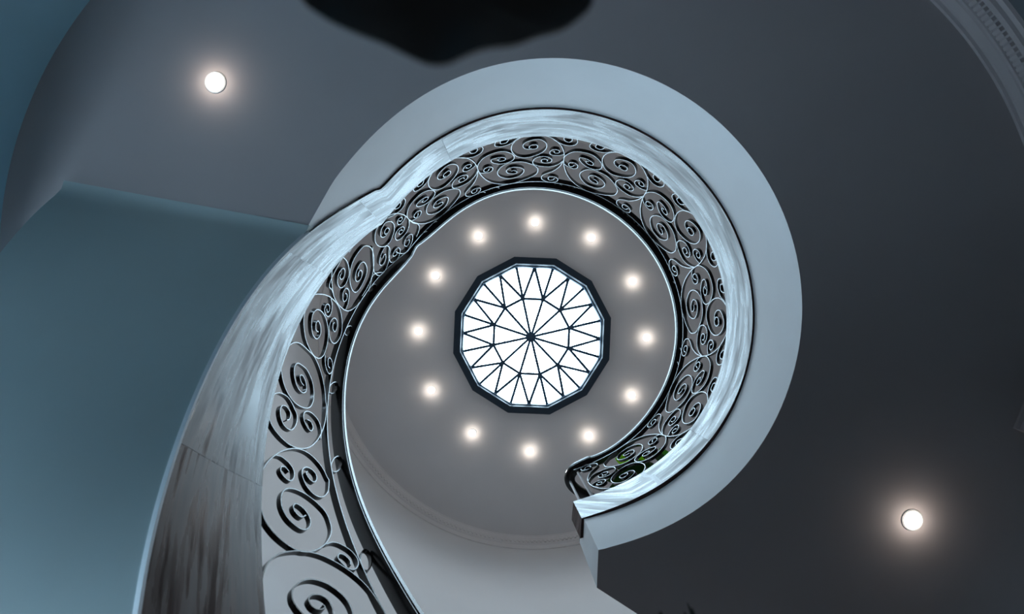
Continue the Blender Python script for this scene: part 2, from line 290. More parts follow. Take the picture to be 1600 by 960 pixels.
STAIR_SCROLLS=[
[[223.36,3.7934],[223.87,3.8996],[225.21,4.0039],[227.53,4.0299],[230.09,3.9831],[231.65,3.9032],[231.69,3.8402],[230.15,3.8018],[228.19,3.8319],[227.25,3.8908],[227.68,3.946],[229.22,3.9369],[229.9,3.8905],[229.27,3.8678]],
[[219.4,3.3096],[216.97,3.405],[214.45,3.5113],[212.82,3.5935],[212.65,3.7093],[214.45,3.7813],[217.82,3.7761],[220.82,3.7074],[222.79,3.6317],[222.65,3.5446],[220.92,3.5218],[218.2,3.5445],[216.47,3.5941],[216.2,3.6525],[217.39,3.6795],[219.16,3.6628],[220.16,3.6156],[219.56,3.5907],[218.52,3.6062]],
[[223.02,3.6045],[221.44,3.6608],[219.92,3.7312],[219.29,3.8187],[220.48,3.8917],[222.66,3.9241],[224.73,3.8762],[225.08,3.805],[223.98,3.7639],[222.19,3.7592],[221.56,3.7965],[222.58,3.8454],[223.67,3.8368]],
[[234.01,3.601],[234.76,3.7219],[235.7,3.7992],[235.53,3.8769],[234.13,3.9471],[232.62,3.9841]],
[[215.0,3.803],[212.05,3.5996],[208.19,3.6364],[204.71,3.6277],[201.38,3.5716],[198.89,3.5134],[196.93,3.4028],[196.98,3.2851],[198.66,3.1308],[201.29,3.0156],[204.57,2.9312],[225.45,3.011],[227.9,2.9604]],
[[203.36,3.5693],[207.38,3.5994],[211.4,3.584],[215.07,3.4989],[217.59,3.3961],[218.75,3.2996],[218.49,3.2098],[217.11,3.1538],[213.09,3.1258],[209.39,3.1526],[206.1,3.2305],[203.88,3.3357],[203.78,3.4255],[206.32,3.4674],[210.29,3.4641],[212.68,3.4109],[213.75,3.3091],[212.6,3.2609],[210.09,3.2581],[207.84,3.2932],[207.1,3.355],[208.56,3.3929],[210.47,3.369],[210.92,3.3169],[209.7,3.3067],[208.78,3.3393]],
[[199.85,3.0671],[203.25,2.9676],[206.3,2.8998],[209.05,2.8728],[210.92,2.9047],[211.52,2.9634],[210.94,3.0492],[208.94,3.1404],[206.34,3.1808],[203.99,3.1678],[203.02,3.1182],[203.94,3.0511],[206.1,3.0095],[208.02,3.0129],[208.81,3.0445],[208.05,3.0819],[206.56,3.1021],[205.49,3.084],[205.93,3.0439],[207.32,3.0391]],
[[196.85,3.335],[198.97,3.3462],[201.53,3.3242],[203.36,3.2731],[203.55,3.2113],[201.96,3.1951],[199.93,3.2325],[199.36,3.2715],[200.51,3.2967],[201.84,3.2725],[201.99,3.237]],
[[197.13,2.7477],[198.34,2.7838],[199.11,2.8556],[199.4,2.9705],[198.79,3.0776],[197.55,3.1844],[195.45,3.2717],[192.01,3.3396],[188.8,3.3518],[186.46,3.3078],[185.39,3.2408],[186.34,3.1708],[189.11,3.1245],[191.83,3.1212],[193.39,3.1659],[192.91,3.2241],[191.07,3.2536],[189.2,3.2313],[189.91,3.1853],[191.55,3.1696],[192.02,3.1957]],
[[198.97,3.0334],[197.28,3.0809],[195.09,3.1014],[193.44,3.0734],[193.99,3.0111],[195.67,2.9815],[196.97,3.0017],[196.62,3.0467],[195.2,3.0622],[194.72,3.0382],[195.55,3.0143]],
[[193.76,2.7248],[191.37,2.7254],[188.81,2.749],[185.46,2.796],[182.44,2.8725],[180.8,2.9426],[180.68,3.0168],[182.17,3.0803],[185.64,3.1208],[189.37,3.1093],[192.69,3.0373],[194.36,2.9531],[194.6,2.8769],[192.93,2.833],[190.21,2.8419],[187.29,2.8826],[186.26,2.9479],[187.71,2.9921],[190.12,2.9776],[191.51,2.928],[190.42,2.9017],[188.79,2.9186],[188.34,2.9582]],
[[181.53,3.0886],[179.01,3.0829],[176.61,3.1012],[175.65,3.1362],[176.76,3.1908],[179.28,3.205],[180.72,3.1698],[180.05,3.135],[178.24,3.1279],[177.4,3.1562]],
[[182.84,2.5346],[183.9,2.5938],[184.63,2.6438],[184.53,2.7164],[182.89,2.8224],[180.47,2.9324],[176.13,3.0003],[171.39,3.0036],[167.32,2.9597],[165.1,2.9297],[161.43,2.8221],[158.6,2.6936],[157.09,2.5809],[156.6,2.4772],[157.46,2.3852],[159.25,2.3201],[161.96,2.2756],[164.7,2.2535],[167.04,2.2575],[168.82,2.2721]],
[[179.68,2.469],[177.28,2.4856],[174.12,2.49],[170.79,2.5207],[168.23,2.5769],[166.8,2.6626],[167.22,2.7468],[169.81,2.821],[173.55,2.8463],[176.93,2.8069],[178.59,2.738],[179.14,2.6784],[177.88,2.6377],[175.09,2.6255],[172.45,2.6422],[171.06,2.6872],[171.55,2.7373],[173.76,2.755],[175.68,2.7334],[175.74,2.6965],[174.16,2.6957],[172.95,2.7212]],
[[171.29,2.3246],[171.87,2.378],[171.84,2.4373],[170.35,2.5045],[167.65,2.534],[168.03,2.5267],[165.89,2.5344],[164.07,2.5055],[162.72,2.4522],[162.39,2.4031],[163.64,2.3645],[165.68,2.3593],[167.77,2.3809],[168.74,2.4193],[168.17,2.4581],[166.52,2.4707],[165.15,2.4426],[164.98,2.4084]],
[[157.5,2.6632],[159.69,2.7283],[162.39,2.7515],[164.79,2.7203],[165.89,2.6635],[165.43,2.6121],[163.67,2.5851],[161.4,2.5874],[160.45,2.61],[161.22,2.6487],[162.85,2.6553],[163.75,2.6232]],
[[155.77,1.9936],[156.45,2.0308],[157.44,2.0954],[158.2,2.1934],[158.2,2.2879],[157.42,2.3735],[155.64,2.4417],[152.99,2.4787],[149.97,2.4867],[147.15,2.466],[146.48,2.462],[144.51,2.3919],[143.91,2.3393],[144.11,2.2922],[145.48,2.254],[148.12,2.2428],[150.63,2.2629],[152.11,2.2963],[152.4,2.3414],[151.42,2.3768],[149.72,2.3877],[148.39,2.3615],[148.19,2.3235],[149.41,2.3052],[151.05,2.3112],[151.29,2.3341]],
[[157.96,2.166],[157.01,2.2049],[154.85,2.2322],[152.9,2.2273],[151.44,2.1882],[151.34,2.1477],[152.8,2.1277],[154.31,2.1315],[155.02,2.1584],[154.53,2.182],[153.25,2.1893]],
[[151.93,1.8764],[148.93,1.8504],[146.78,1.8301],[144.02,1.8259],[141.0,1.8399],[138.25,1.8696],[136.42,1.9191],[135.49,1.9835],[135.25,2.0577],[135.93,2.1339],[137.37,2.1864],[140.31,2.2298],[143.71,2.2233],[146.93,2.1892],[149.31,2.1343],[150.14,2.0817],[149.53,2.0277],[147.6,1.9809],[144.97,1.9604],[142.43,1.9698],[140.73,1.994],[140.3,2.0363],[141.06,2.0776],[142.77,2.1011],[144.75,2.0989],[146.22,2.0772],[146.05,2.0472],[144.77,2.0319],[143.12,2.0436],[142.86,2.0839]],
[[135.1,2.0488],[134.34,2.0978],[132.78,2.1305],[130.25,2.148],[127.94,2.1333],[126.74,2.0963],[126.69,2.0476],[127.98,2.0219],[129.93,2.025],[131.17,2.0363],[131.45,2.0675],[130.24,2.0852],[128.7,2.0787],[128.0,2.0566]],
[[138.1,1.5967],[139.26,1.6379],[140.14,1.6925],[140.09,1.7611],[139.23,1.8213],[137.53,1.888],[134.74,1.9546],[131.61,1.9933],[128.04,2.0128],[124.07,2.0064],[120.47,1.9679],[116.48,1.8886],[114.22,1.8207]],
[[120.4,1.7343],[121.93,1.7906],[123.93,1.834],[126.42,1.8523],[129.41,1.8458],[131.95,1.811],[133.36,1.7574],[133.6,1.6951],[132.57,1.6541],[130.79,1.6346],[129.08,1.6286],[126.98,1.6298],[125.04,1.6522],[124.3,1.6916],[125.03,1.7277],[125.98,1.754],[127.58,1.7731],[129.19,1.7636],[130.26,1.7338],[130.11,1.7041],[128.8,1.6893],[127.49,1.6986],[126.88,1.727],[127.49,1.7333]],
]
COLLAR_RINGS=[207.567,190.36,171.157,149.174,125.926,264.72,259.92,240.46,235.37,284.91,289.41,308.27,312.69,331.19,335.58,357.37,362.14,312.62,415.59]
JOIN_A=284.773
HANDRAIL_END=[(0.624, 0.7826), (0.5564, 0.8138), (0.494, 0.8476), (0.4524, 0.8944), (0.4342, 0.9516), (0.4472, 1.014), (0.4888, 1.066), (0.5564, 1.1128), (0.6604, 1.1648), (0.7904, 1.2168)]
BIG_LEAF=[(-0.123, -0.2134), (-0.1042, -0.1999), (-0.0892, -0.1916), (-0.0742, -0.1864), (-0.0593, -0.1804), (-0.0488, -0.1762), (-0.0375, -0.1748), (-0.0285, -0.1774), (-0.0143, -0.1822), (0.0008, -0.1864), (0.0158, -0.1939), (0.0307, -0.1976), (0.0401, -0.2029), (0.0488, -0.2126), (0.0495, -0.2336), (0.0382, -0.2599), (0.0158, -0.2861), (-0.0143, -0.3086), (-0.0405, -0.318), (-0.0742, -0.3049), (-0.1042, -0.2824), (-0.123, -0.2561), (-0.1305, -0.2336), (-0.1283, -0.2205)]
UPPER_LEAVES=[((0.925, 0.803, 3.98), (0.8, 0.753, 3.95), 0.07, 'lime'), ((0.922, 0.738, 4.03), (0.84, 0.744, 4.0), 0.052, 'lime'), ((1.084, 0.791, 3.78), (0.759, 0.785, 3.75), 0.105, 'dark'), ((0.973, 0.821, 3.63), (0.661, 0.841, 3.6), 0.101, 'dark'), ((1.021, 0.75, 3.68), (0.684, 0.908, 3.65), 0.075, 'dark'), ((1.223, 0.793, 3.93), (1.126, 0.667, 3.9), 0.088, 'mid'), ((0.991, 0.701, 3.83), (0.962, 0.767, 3.8), 0.057, 'lime'), ((1.186, 0.776, 3.88), (1.054, 0.683, 3.85), 0.065, 'dark'), ((0.965, 0.802, 3.73), (0.721, 0.893, 3.7), 0.042, 'mid'), ((1.007, 0.767, 3.73), (0.777, 0.837, 3.7), 0.097, 'dark'), ((0.926, 0.85, 3.58), (0.745, 0.856, 3.55), 0.08, 'dark')]

# ---------------------------------------------------------------- helpers
def obj(name, verts, faces, m, parent=None, smooth=False, uvs=None, label=None):
    me = bpy.data.meshes.new(name); me.from_pydata([tuple(v) for v in verts], [], faces); me.materials.append(m)
    if uvs is not None:
        ul = me.uv_layers.new(name='UVMap')
        for l in me.loops: ul.data[l.index].uv = uvs[l.vertex_index]
    bm = bmesh.new(); bm.from_mesh(me); bmesh.ops.recalc_face_normals(bm, faces=bm.faces); bm.to_mesh(me); bm.free()
    if smooth:
        me.polygons.foreach_set('use_smooth', [True]*len(me.polygons))
        me.set_sharp_from_angle(angle=radians(38))
    o = bpy.data.objects.new(name, me); COL.objects.link(o)
    if parent: o.parent = parent
    if label: o['label'] = label
    return o
def thing(name, loc, label, cat, group=None):
    o = bpy.data.objects.new(name, None); COL.objects.link(o); o.location = loc; o.empty_display_size = .1
    o['label'] = label; o['category'] = cat
    if group: o['group'] = group
    return o
def local(o, parent):
    """children are modelled in world space: keep them there under a moved Empty"""
    o.parent = parent; o.matrix_parent_inverse = Matrix.Translation(-Vector(parent.location)); return o
def struct(o, label=None):
    o['kind'] = 'structure'
    if label: o['label'] = label
    return o
def sweep(profiles, closed=False, caps=True):
    """profiles: list of rings of points (each a closed section)"""
    n = len(profiles[0]); V = [p for r in profiles for p in r]; F = []
    k = len(profiles)
    for i in range(k if closed else k-1):
        a, b = i*n, ((i+1) % k)*n
        for j in range(n):
            F.append((a+j, a+(j+1) % n, b+(j+1) % n, b+j))
    if caps and not closed: F += [tuple(range(n-1, -1, -1)), tuple(range((k-1)*n, k*n))]
    return V, F
def catmull(pts, seg=5):
    P = [np.array(p, float) for p in pts]; P = [2*P[0]-P[1]]+P+[2*P[-1]-P[-2]]; out = []
    for i in range(1, len(P)-2):
        p0, p1, p2, p3 = P[i-1:i+3]
        for k in range(seg):
            t = k/seg
            out.append(.5*((2*p1)+(-p0+p2)*t+(2*p0-5*p1+4*p2-p3)*t*t+(-p0+3*p1-3*p2+p3)*t**3))
    out.append(P[-2]); return out
CV = np.array(CURVE)
_dense = np.array(catmull([tuple(r) for r in CV], 6))
def cv(a, k): return float(np.interp(a, _dense[:, 0], _dense[:, k]))
plan = lambda a: cv(a, 1)
top_z = lambda a: CURB_TOP if a >= 226.6 else cv(a, 2)
low_z = lambda a: cv(a, 3)
def d(a): a = radians(a); return cos(a), sin(a)
def at(a, r, z): c, s = d(a); return (r*c, r*s, z)
def frange(a, b, st):
    n = max(1, int(round(abs(b-a)/st))); return [a+(b-a)*i/n for i in range(n+1)]
IRON = .03                                        # the ironwork stands this far behind the curb face
A_END = 425.6                                     # bearing where the landing curb ends
A_LAND = 226.6

# ---------------------------------------------------------------- setting: lower hall
def disc_ring(name, cx, cy, prof, a0, a1, m, n=120, closed=False):
    """revolve profile [(radius, z)] about (cx, cy)"""
    rings = [];
    st = [a0+(a1-a0)*i/n for i in range(n+(0 if closed else 1))]
    rings = [[(cx+r*cos(a), cy+r*sin(a), z) for r, z in prof] for a in st]
    V, F = sweep(rings, closed=closed); return V, F
HX0, HX1, HY0, HY1 = -3.0, 3.3, -2.7, 3.0
def box(x0, x1, y0, y1, z0, z1):
    V = [(x, y, z) for z in (z0, z1) for y in (y0, y1) for x in (x0, x1)]
    return V, [(0,2,3,1),(4,5,7,6),(0,1,5,4),(2,6,7,3),(0,4,6,2),(1,3,7,5)]
def join(*parts):
    V = []; F = []
    for v, f in parts: F += [tuple(i+len(V) for i in q) for q in f]; V += list(v)
    return V, F
struct(obj('floor', *box(HX0-.2, HX1+.2, HY0-.2, HY1+.2, FLOOR_Z-.1, FLOOR_Z), M_floor))
# left wall of the hall with its window opening
wy0, wy1, wz0, wz1 = .75, 2.35, -.05, 1.55
struct(obj('wall_left', *join(box(HX0-.15, HX0, HY0, wy0, FLOOR_Z, SOFFIT_Z), box(HX0-.15, HX0, wy1, HY1, FLOOR_Z, SOFFIT_Z),
    box(HX0-.15, HX0, wy0, wy1, FLOOR_Z, wz0), box(HX0-.15, HX0, wy0, wy1, wz1, SOFFIT_Z)), M_walldaylit))
struct(obj('wall_right', *box(HX1, HX1+.15, HY0, HY1, FLOOR_Z, SOFFIT_Z), M_wall))
struct(obj('wall_top', *box(HX0-.15, HX1+.15, HY0-.15, HY0, FLOOR_Z, SOFFIT_Z), M_wall))
struct(obj('wall_bottom', *box(HX0-.15, HX1+.15, HY1, HY1+.15, FLOOR_Z, SOFFIT_Z), M_wall))
w = struct(obj('window_2', *join(box(HX0-.1, HX0-.02, wy0, wy0+.06, wz0, wz1), box(HX0-.1, HX0-.02, wy1-.06, wy1, wz0, wz1),
    box(HX0-.1, HX0-.02, wy0, wy1, wz0, wz0+.06), box(HX0-.1, HX0-.02, wy0, wy1, wz1-.06, wz1), box(HX0-.09, HX0-.03, 1.53, 1.57, wz0, wz1)), M_frame))
# curved left wall that closes the hall behind the stair (centre and radius of its arc)
LCX, LCY, LR = -.447, -.466, 1.911
V, F = disc_ring('w', LCX, LCY, [(LR, FLOOR_Z), (LR, SOFFIT_Z), (LR+.08, SOFFIT_Z), (LR+.08, FLOOR_Z)], radians(176), radians(262), M_walldaylit, 60)
struct(obj('wall_curved_left', V, F, M_walldaylit, smooth=True))
# curved right wall under the moulded cornice
RCX, RCY, RR = .709, -.398, 1.84
V, F = disc_ring('w', RCX, RCY, [(RR, FLOOR_Z), (RR, SOFFIT_Z), (RR+.1, SOFFIT_Z), (RR+.1, FLOOR_Z)], radians(-80), radians(23.9), M_wall, 70)
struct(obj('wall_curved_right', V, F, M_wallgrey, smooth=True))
# its cornice: fillet, cove, dentil band, lower fillet
zc = SOFFIT_Z
prof = [(1.757, zc), (1.757, zc-.012), (1.770, zc-.016), (1.770, zc-.026), (1.784, zc-.050), (1.790, zc-.054), (1.790, zc-.064), (1.800, zc-.068), (1.812, zc-.105),
        (1.812, zc-.118), (1.806, zc-.120), (1.806, zc-.130), (1.822, zc-.134), (1.826, zc-.150), (1.84, zc-.155), (1.84, zc)]
V, F = disc_ring('c', RCX, RCY, prof, radians(-80), radians(23.9), M_plaster, 90)
cornice = struct(obj('trim_1', V, F, M_soffit))
M_dentil = M_soffit
dv, df = box(-.0065, .014, -.0085, .0085, -.034, 0)
dent_mesh = None
for i in range(118):
    a = radians(-79.3+i*.88)
    if dent_mesh is None:
        o = obj('dentil', dv, df, M_dentil, cornice); dent_mesh = o.data
    else:
        o = bpy.data.objects.new('dentil', dent_mesh); COL.objects.link(o); o.parent = cornice
    o.location = (RCX+1.798*cos(a), RCY+1.798*sin(a), zc-.070); o.rotation_euler = (0, 0, a)

def circle_pts(r, n, z, c=SKYC, ph=0): return [(c[0]+r*cos(ph+2*pi*i/n), c[1]+r*sin(ph+2*pi*i/n), z) for i in range(n)]
# landing slab with the open well (one continuous hole: fascia arc, end, far edge, stairwell wall, crease)
fascia = [at(a, cv(a, 6), 0)[:2] for a in frange(213.8, A_END, 2)]
fascia[-1] = (.404, .876)
end_out = (.397, 1.05)
edge_dir = Vector((.187, .121)).normalized()
WC = Vector(SKYC); WR = 2.31; WH = 2.362       # face of the upper wall, edge of the hole in the slab
pnt = Vector(end_out); q = pnt-WC; b_ = q.dot(edge_dir); c_ = q.dot(q)-WH*WH; tt = -b_+math.sqrt(b_*b_-c_)
far = pnt+edge_dir*tt
crease_out = Vector((-2.059, -.829)); ca = atan2(crease_out.y-WC.y, crease_out.x-WC.x)
fa = atan2(far.y-WC.y, far.x-WC.x)
ca_ = ca+2*pi if ca < fa else ca
arc = [(WC.x+WH*cos(fa+(ca_-fa)*i/60), WC.y+WH*sin(fa+(ca_-fa)*i/60)) for i in range(61)]
arc[-1] = tuple(crease_out)
hole = fascia+[end_out]+arc
outer = [(HX0-.1, HY0-.1), (HX1+.1, HY0-.1), (HX1+.1, HY1+.1), (HX0-.1, HY1+.1)]
tri = tessellate_polygon([[Vector((x, y, 0)) for x, y in outer], [Vector((x, y, 0)) for x, y in hole]])
flat = outer+hole; n = len(flat); h0 = len(outer); nh = len(hole)
V = [(x, y, SOFFIT_Z) for x, y in flat]; F = [tuple(t) for t in tri]
struct(obj('ceiling_lower', V+[(x, y, SOFFIT_Z+.02) for x, y in flat], F+[tuple(i+n for i in t) for t in tri], M_soffit))
V = [(x, y, SOFFIT_Z+.001) for x, y in flat]+[(x, y, SLAB_TOP) for x, y in flat]
F = [tuple(i+n for i in t) for t in tri]
for i in range(nh):
    a, b = h0+i, h0+(i+1) % nh
    if i == nh-1: continue                       # the crease: the stair slab joins here
    F.append((a, b, b+n, a+n))
slab = struct(obj('landing_slab', V, F, M_plaster, smooth=True))
# dark timber floor laid on the landing, inside the round wall
fo = [(WC.x+(WR+.05)*cos(t), WC.y+(WR+.05)*sin(t)) for t in [ca_+(fa+2*pi-ca_)*i/90 for i in range(91)]]
lp = fo+[end_out]+fascia[::-1]
lp = [Vector((x, y, 0)) for x, y in lp]
tri2 = tessellate_polygon([lp]); k = len(lp)
struct(obj('landing_floor', [(p_.x, p_.y, z) for z in (SLAB_TOP+.001, SLAB_TOP+.015) for p_ in lp],
    [tuple(t) for t in tri2]+[tuple(i+k for i in t) for t in tri2]+[(i, (i+1) % k, (i+1) % k+k, i+k) for i in range(k)], M_floor))

# ---------------------------------------------------------------- setting: upper hall
V, F = disc_ring('w', *SKYC, [(WR, SLAB_TOP), (WR, CEIL_Z), (WR+.12, CEIL_Z), (WR+.12, SLAB_TOP)], 0, 2*pi, M_wall, 128, closed=True)
struct(obj('wall_upper_round', V, F, M_wall, smooth=True))
PH = radians(-102.6)
R_FR = 125.3*CEIL_Z/800; R_GL = 111.5*CEIL_Z/800      # outer edge of the dark frame, edge of the glass
# upper ceiling with a twelve sided opening
co = circle_pts(WR+.12, 96, CEIL_Z); ci = circle_pts(R_FR-.02, 12, CEIL_Z, ph=PH)
tri = tessellate_polygon([[Vector(p) for p in co], [Vector(p) for p in ci]])
fl = co+ci; n = len(fl)
V = fl+[(x, y, CEIL_Z+.25) for x, y, _ in fl]; F = [tuple(t) for t in tri]+[tuple(i+n for i in t) for t in tri]
F += [(96+i, 96+(i+1) % 12, 96+(i+1) % 12+n, 96+i+n) for i in range(12)]+[(i, (i+1) % 96, (i+1) % 96+n, i+n) for i in range(96)]
struct(obj('ceiling', V, F, M_ceiling))
zc = CEIL_Z
prof = [(WR-.085, zc), (WR-.085, zc-.012), (WR-.075, zc-.020), (WR-.072, zc-.045), (WR-.06, zc-.06), (WR-.060, zc-.075), (WR-.045, zc-.085), (WR-.045, zc-.125), (WR-.05, zc-.13),
        (WR-.05, zc-.14), (WR-.03, zc-.15), (WR-.012, zc-.185), (WR-.012, zc-.2), (WR+.002, zc-.2), (WR+.002, zc)]
V, F = disc_ring('c', *SKYC, prof, 0, 2*pi, M_plaster, 160, closed=True)
corn2 = struct(obj('trim_2', V, F, M_ceiling))
dv, df = box(-.014, .012, -.011, .011, -.034, 0)
dm = None
for i in range(300):
    a = 2*pi*i/300
    if dm is None: o = obj('dentil', dv, df, M_ceiling, corn2); dm = o.data
    else: o = bpy.data.objects.new('dentil', dm); COL.objects.link(o); o.parent = corn2
    o.location = (SKYC[0]+(WR-.047)*cos(a), SKYC[1]+(WR-.047)*sin(a), zc-.088); o.rotation_euler = (0, 0, a)

# skylight: twelve sided frame, glazing bars and a pane in every triangle of a low glass pyramid
sky = bpy.data.objects.new('window_1', None); COL.objects.link(sky); sky.location = (*SKYC, CEIL_Z); struct(sky)
def ngon_ring(prof):
    rings = []
    for i in range(12):
        a = PH+2*pi*i/12; rings.append([(SKYC[0]+r*cos(a), SKYC[1]+r*sin(a), z) for r, z in prof])
    return sweep(rings, closed=True)
local(obj('frame', *ngon_ring([(R_FR, CEIL_Z-.05), (R_GL+.022, CEIL_Z-.05), (R_GL+.012, CEIL_Z-.02), (R_GL+.012, CEIL_Z+.26), (R_FR, CEIL_Z+.26)]), M_frame), sky)
local(obj('inner_bead', *ngon_ring([(R_GL+.012, CEIL_Z+.0), (R_GL+.0, CEIL_Z+.0), (R_GL-.008, CEIL_Z+.02), (R_GL-.008, CEIL_Z+.045), (R_GL+.012, CEIL_Z+.045)]), M_bar), sky)
ZG = CEIL_Z+.04
def sp(r, ang, z): return Vector((SKYC[0]+r*cos(ang), SKYC[1]+r*sin(ang), z))
RO = R_GL+.004
apex = sp(0, 0, ZG+.24); inner = [sp(60.5*(ZG+.12)/800, PH+i*pi/6, ZG+.12) for i in range(12)]
corner = [sp(RO, PH+i*pi/6, ZG) for i in range(12)]
mid = [(corner[i]+corner[(i+1) % 12])/2 for i in range(12)]
def pane(pts):
    up = Vector((0, 0, .006)); k = len(pts)
    V = [p+Vector((0,0,.004)) for p in pts]+[p+up for p in pts]
    # a single thin sheet per pane
    return V[:k], [tuple(range(k))]
def bar(a, b, w=.028, h=.035):
    t = (b-a).normalized(); s = t.cross(Vector((0,0,1))).normalized()*w/2; u = Vector((0,0,h/2))
    return sweep([[p+s+u, p-s+u, p-s-u, p+s-u] for p in (a, b)])
for i in range(12):
    j = (i+1) % 12
    for tri_ in ((apex, inner[i], inner[j]), (inner[i], inner[j], mid[i]), (inner[i], corner[i], mid[i]), (inner[j], corner[j], mid[i])):
        local(obj('pane', *pane(tri_), M_pane), sky)
    for a_, b_ in ((apex, inner[i]), (inner[i], inner[j]), (inner[i], corner[i]), (inner[i], mid[i]), (inner[j], mid[i])):
        local(obj('glazing_bar', *bar(a_, b_), M_bar), sky)
def lathe(prof, n=24, c=(0,0,0)):
    V = []; F = []
    for r, z in prof:
        for i in range(n): V.append((c[0]+r*cos(2*pi*i/n), c[1]+r*sin(2*pi*i/n), c[2]+z))
    for k in range(len(prof)-1):
        for i in range(n): F.append((k*n+i, k*n+(i+1) % n, (k+1)*n+(i+1) % n, (k+1)*n+i))
    F += [tuple(range(n)), tuple(range((len(prof)-1)*n, len(prof)*n))]
    return V, F
local(obj('hub_boss', *lathe([(.005,-.024),(.014,-.020),(.020,-.008),(.020,.01)], 16, tuple(apex)), M_bar), sky)

# ---------------------------------------------------------------- downlights
def downlight(x, y, z, r, label, group, power, halo, proto=[]):
    t = thing('downlight', (x, y, z), label, 'ceiling light', group)
    key = round(r, 4)
    for k, meshes in proto:
        if k == key: break
    else:
        a = obj('trim_ring', *lathe([(r*1.22, 0), (r*1.2, -.004), (r*1.05, -.007), (r*1.0, -.004), (r*.98, .002)], 32), M_ring, smooth=True)
        b = obj('diffuser', *lathe([(r*.25, -.0085), (r*.7, -.0075), (r*.99, -.005), (r*.99, 0)], 32), M_lens, smooth=True)
        meshes = [a.data, b.data]; proto.append((key, meshes)); bpy.data.objects.remove(a); bpy.data.objects.remove(b)
    for nm, me in zip(('trim_ring', 'diffuser'), meshes):
        o = bpy.data.objects.new(nm, me); COL.objects.link(o); o.parent = t
    l = lamp('downlight_beam', 'SPOT', (0, 0, -.03), power, (.95,.97,1), size=r*.6, spot_size=radians(125), spot_blend=.9); l.parent = t
    l = lamp('added_halo_lamp', 'POINT', (0, 0, -.065), halo, (1,.91,.80), size=.012); l.parent = t  # extra unseen lamp below the disc, imitates the lens glow around it
    return t
UL = [(836,348,'upper light at the top of the ring, nearest the curved handrail above the skylight'),(748,369,'upper round light just left of the topmost light of the ring'),
 (681,431,'upper round light of the ring at the upper left of the skylight'),(654,518,'leftmost round light of the ring around the skylight'),
 (674,610,'upper round light at the lower left of the skylight, below the leftmost'),(738,677,'upper round light below and left of the skylight, beside the lowest one'),
 (828,705,'lowest round light of the ring, straight below the skylight'),(920,681,'round light above the rounded end of the black handrail'),
 (987,618,'round light of the ring at the lower right of the skylight'),(1010,528,'rightmost round light of the ring around the skylight'),
 (988,440,'upper round light of the ring at the upper right of the skylight'),(924,372,'upper round light just right of the topmost light of the ring')]
for u, v, lb in UL:
    k = CEIL_Z/800
    downlight((u-798)*k, (v-563)*k, CEIL_Z, .040, lb, 'ring of round ceiling lights around the skylight', UP_W, .5)
for u, v, lb in ((337,129,'single round ceiling light on the bluish lower ceiling at the upper left'), (1425,813,'single round ceiling light on the dark lower ceiling at the lower right')):
    k = SOFFIT_Z/800
    downlight((u-798)*k, (v-563)*k, SOFFIT_Z, .041, lb, 'ceiling lights of the lower hall', LOW_W, .5)

# ---------------------------------------------------------------- staircase: curb and string boards, treads, soffit
stair = thing('staircase', (-1.6, 1.0, FLOOR_Z), 'curved staircase with a varnished dark walnut string sweeping up from the lower left', 'staircase')
def plate(name, joint0, joint1, th, parent, label=None, lift=0, skew=0):
    """a curved board; joint = (bearing at the low edge, bearing at the top edge)"""
    st = 1.5; n = max(4, int((joint1[0]-joint0[0])/st)); rows = 7; V = []; UV = []
    S = 0; prev = None
    for i in range(n+1):
        f = i/n; al = joint0[0]+(joint1[0]-joint0[0])*f; au = joint0[1]+(joint1[1]-joint0[1])*f
        am = (al+au)/2; c = Vector(at(am, plan(am), 0))
        if prev is not None: S += (c-prev).length
        prev = c
        for side in (0, 1):
            for r in range(rows+1):
                t = r/rows; a = al+(au-al)*t
                z0 = low_z(a)+side*lift; z = z0+(top_z(a)-z0)*t
                a += side*skew*f**10
                V.append(at(a, plan(a)+side*th, z)); UV.append((S+joint0[0]*.37, z-top_z(a)*.0+(z-low_z(a))*0))
    m = 2*(rows+1); F = []
    sec = list(range(rows+1))+list(range(m-1, rows, -1))
    for i in range(n):
        a, b = i*m, (i+1)*m
        for k in range(len(sec)):
            p, q2 = sec[k], sec[(k+1) % len(sec)]; F.append((a+p, a+q2, b+q2, b+p))
    F += [tuple(sec), tuple(n*m+k for k in sec)]
    # lay the grain along the board: v measured from its low edge
    UV2 = []
    for idx, (v, (s_, _)) in enumerate(zip(V, UV)):
        a = math.degrees(atan2(v[1], v[0])) % 360; a = a+360 if a < 40 else a
        UV2.append((s_, v[2]-low_z(a)))
    return obj(name, V, F, M_wood, parent, smooth=True, uvs=UV2, label=label)
def b(name, *a, **k): return local(plate(name, *a, parent=None, lift=.07, **k), stair)
g = .05
b('board', (52, 52), (112, 106), .05)
b('board', (112+g, 106+g), (166, 153), .05)
b('board', (166+g, 153+g), (206, 205), .05)
b('board', (206+g/2, 205+g/2), (A_LAND, A_LAND), .05)
# treads and risers behind the string, built from the visible stair level down to the hall floor
def outer_pt(a, z, off=0):
    """outer end, on the round stairwell wall, of the step whose inner end is at bearing a"""
    x = 213.8-a; th = ca_-radians(.5*x+.0022*x*abs(x)) if x > 0 else ca_-radians(1.6*x)
    return (SKYC[0]+(WH-off)*cos(th), SKYC[1]+(WH-off)*sin(th), z)
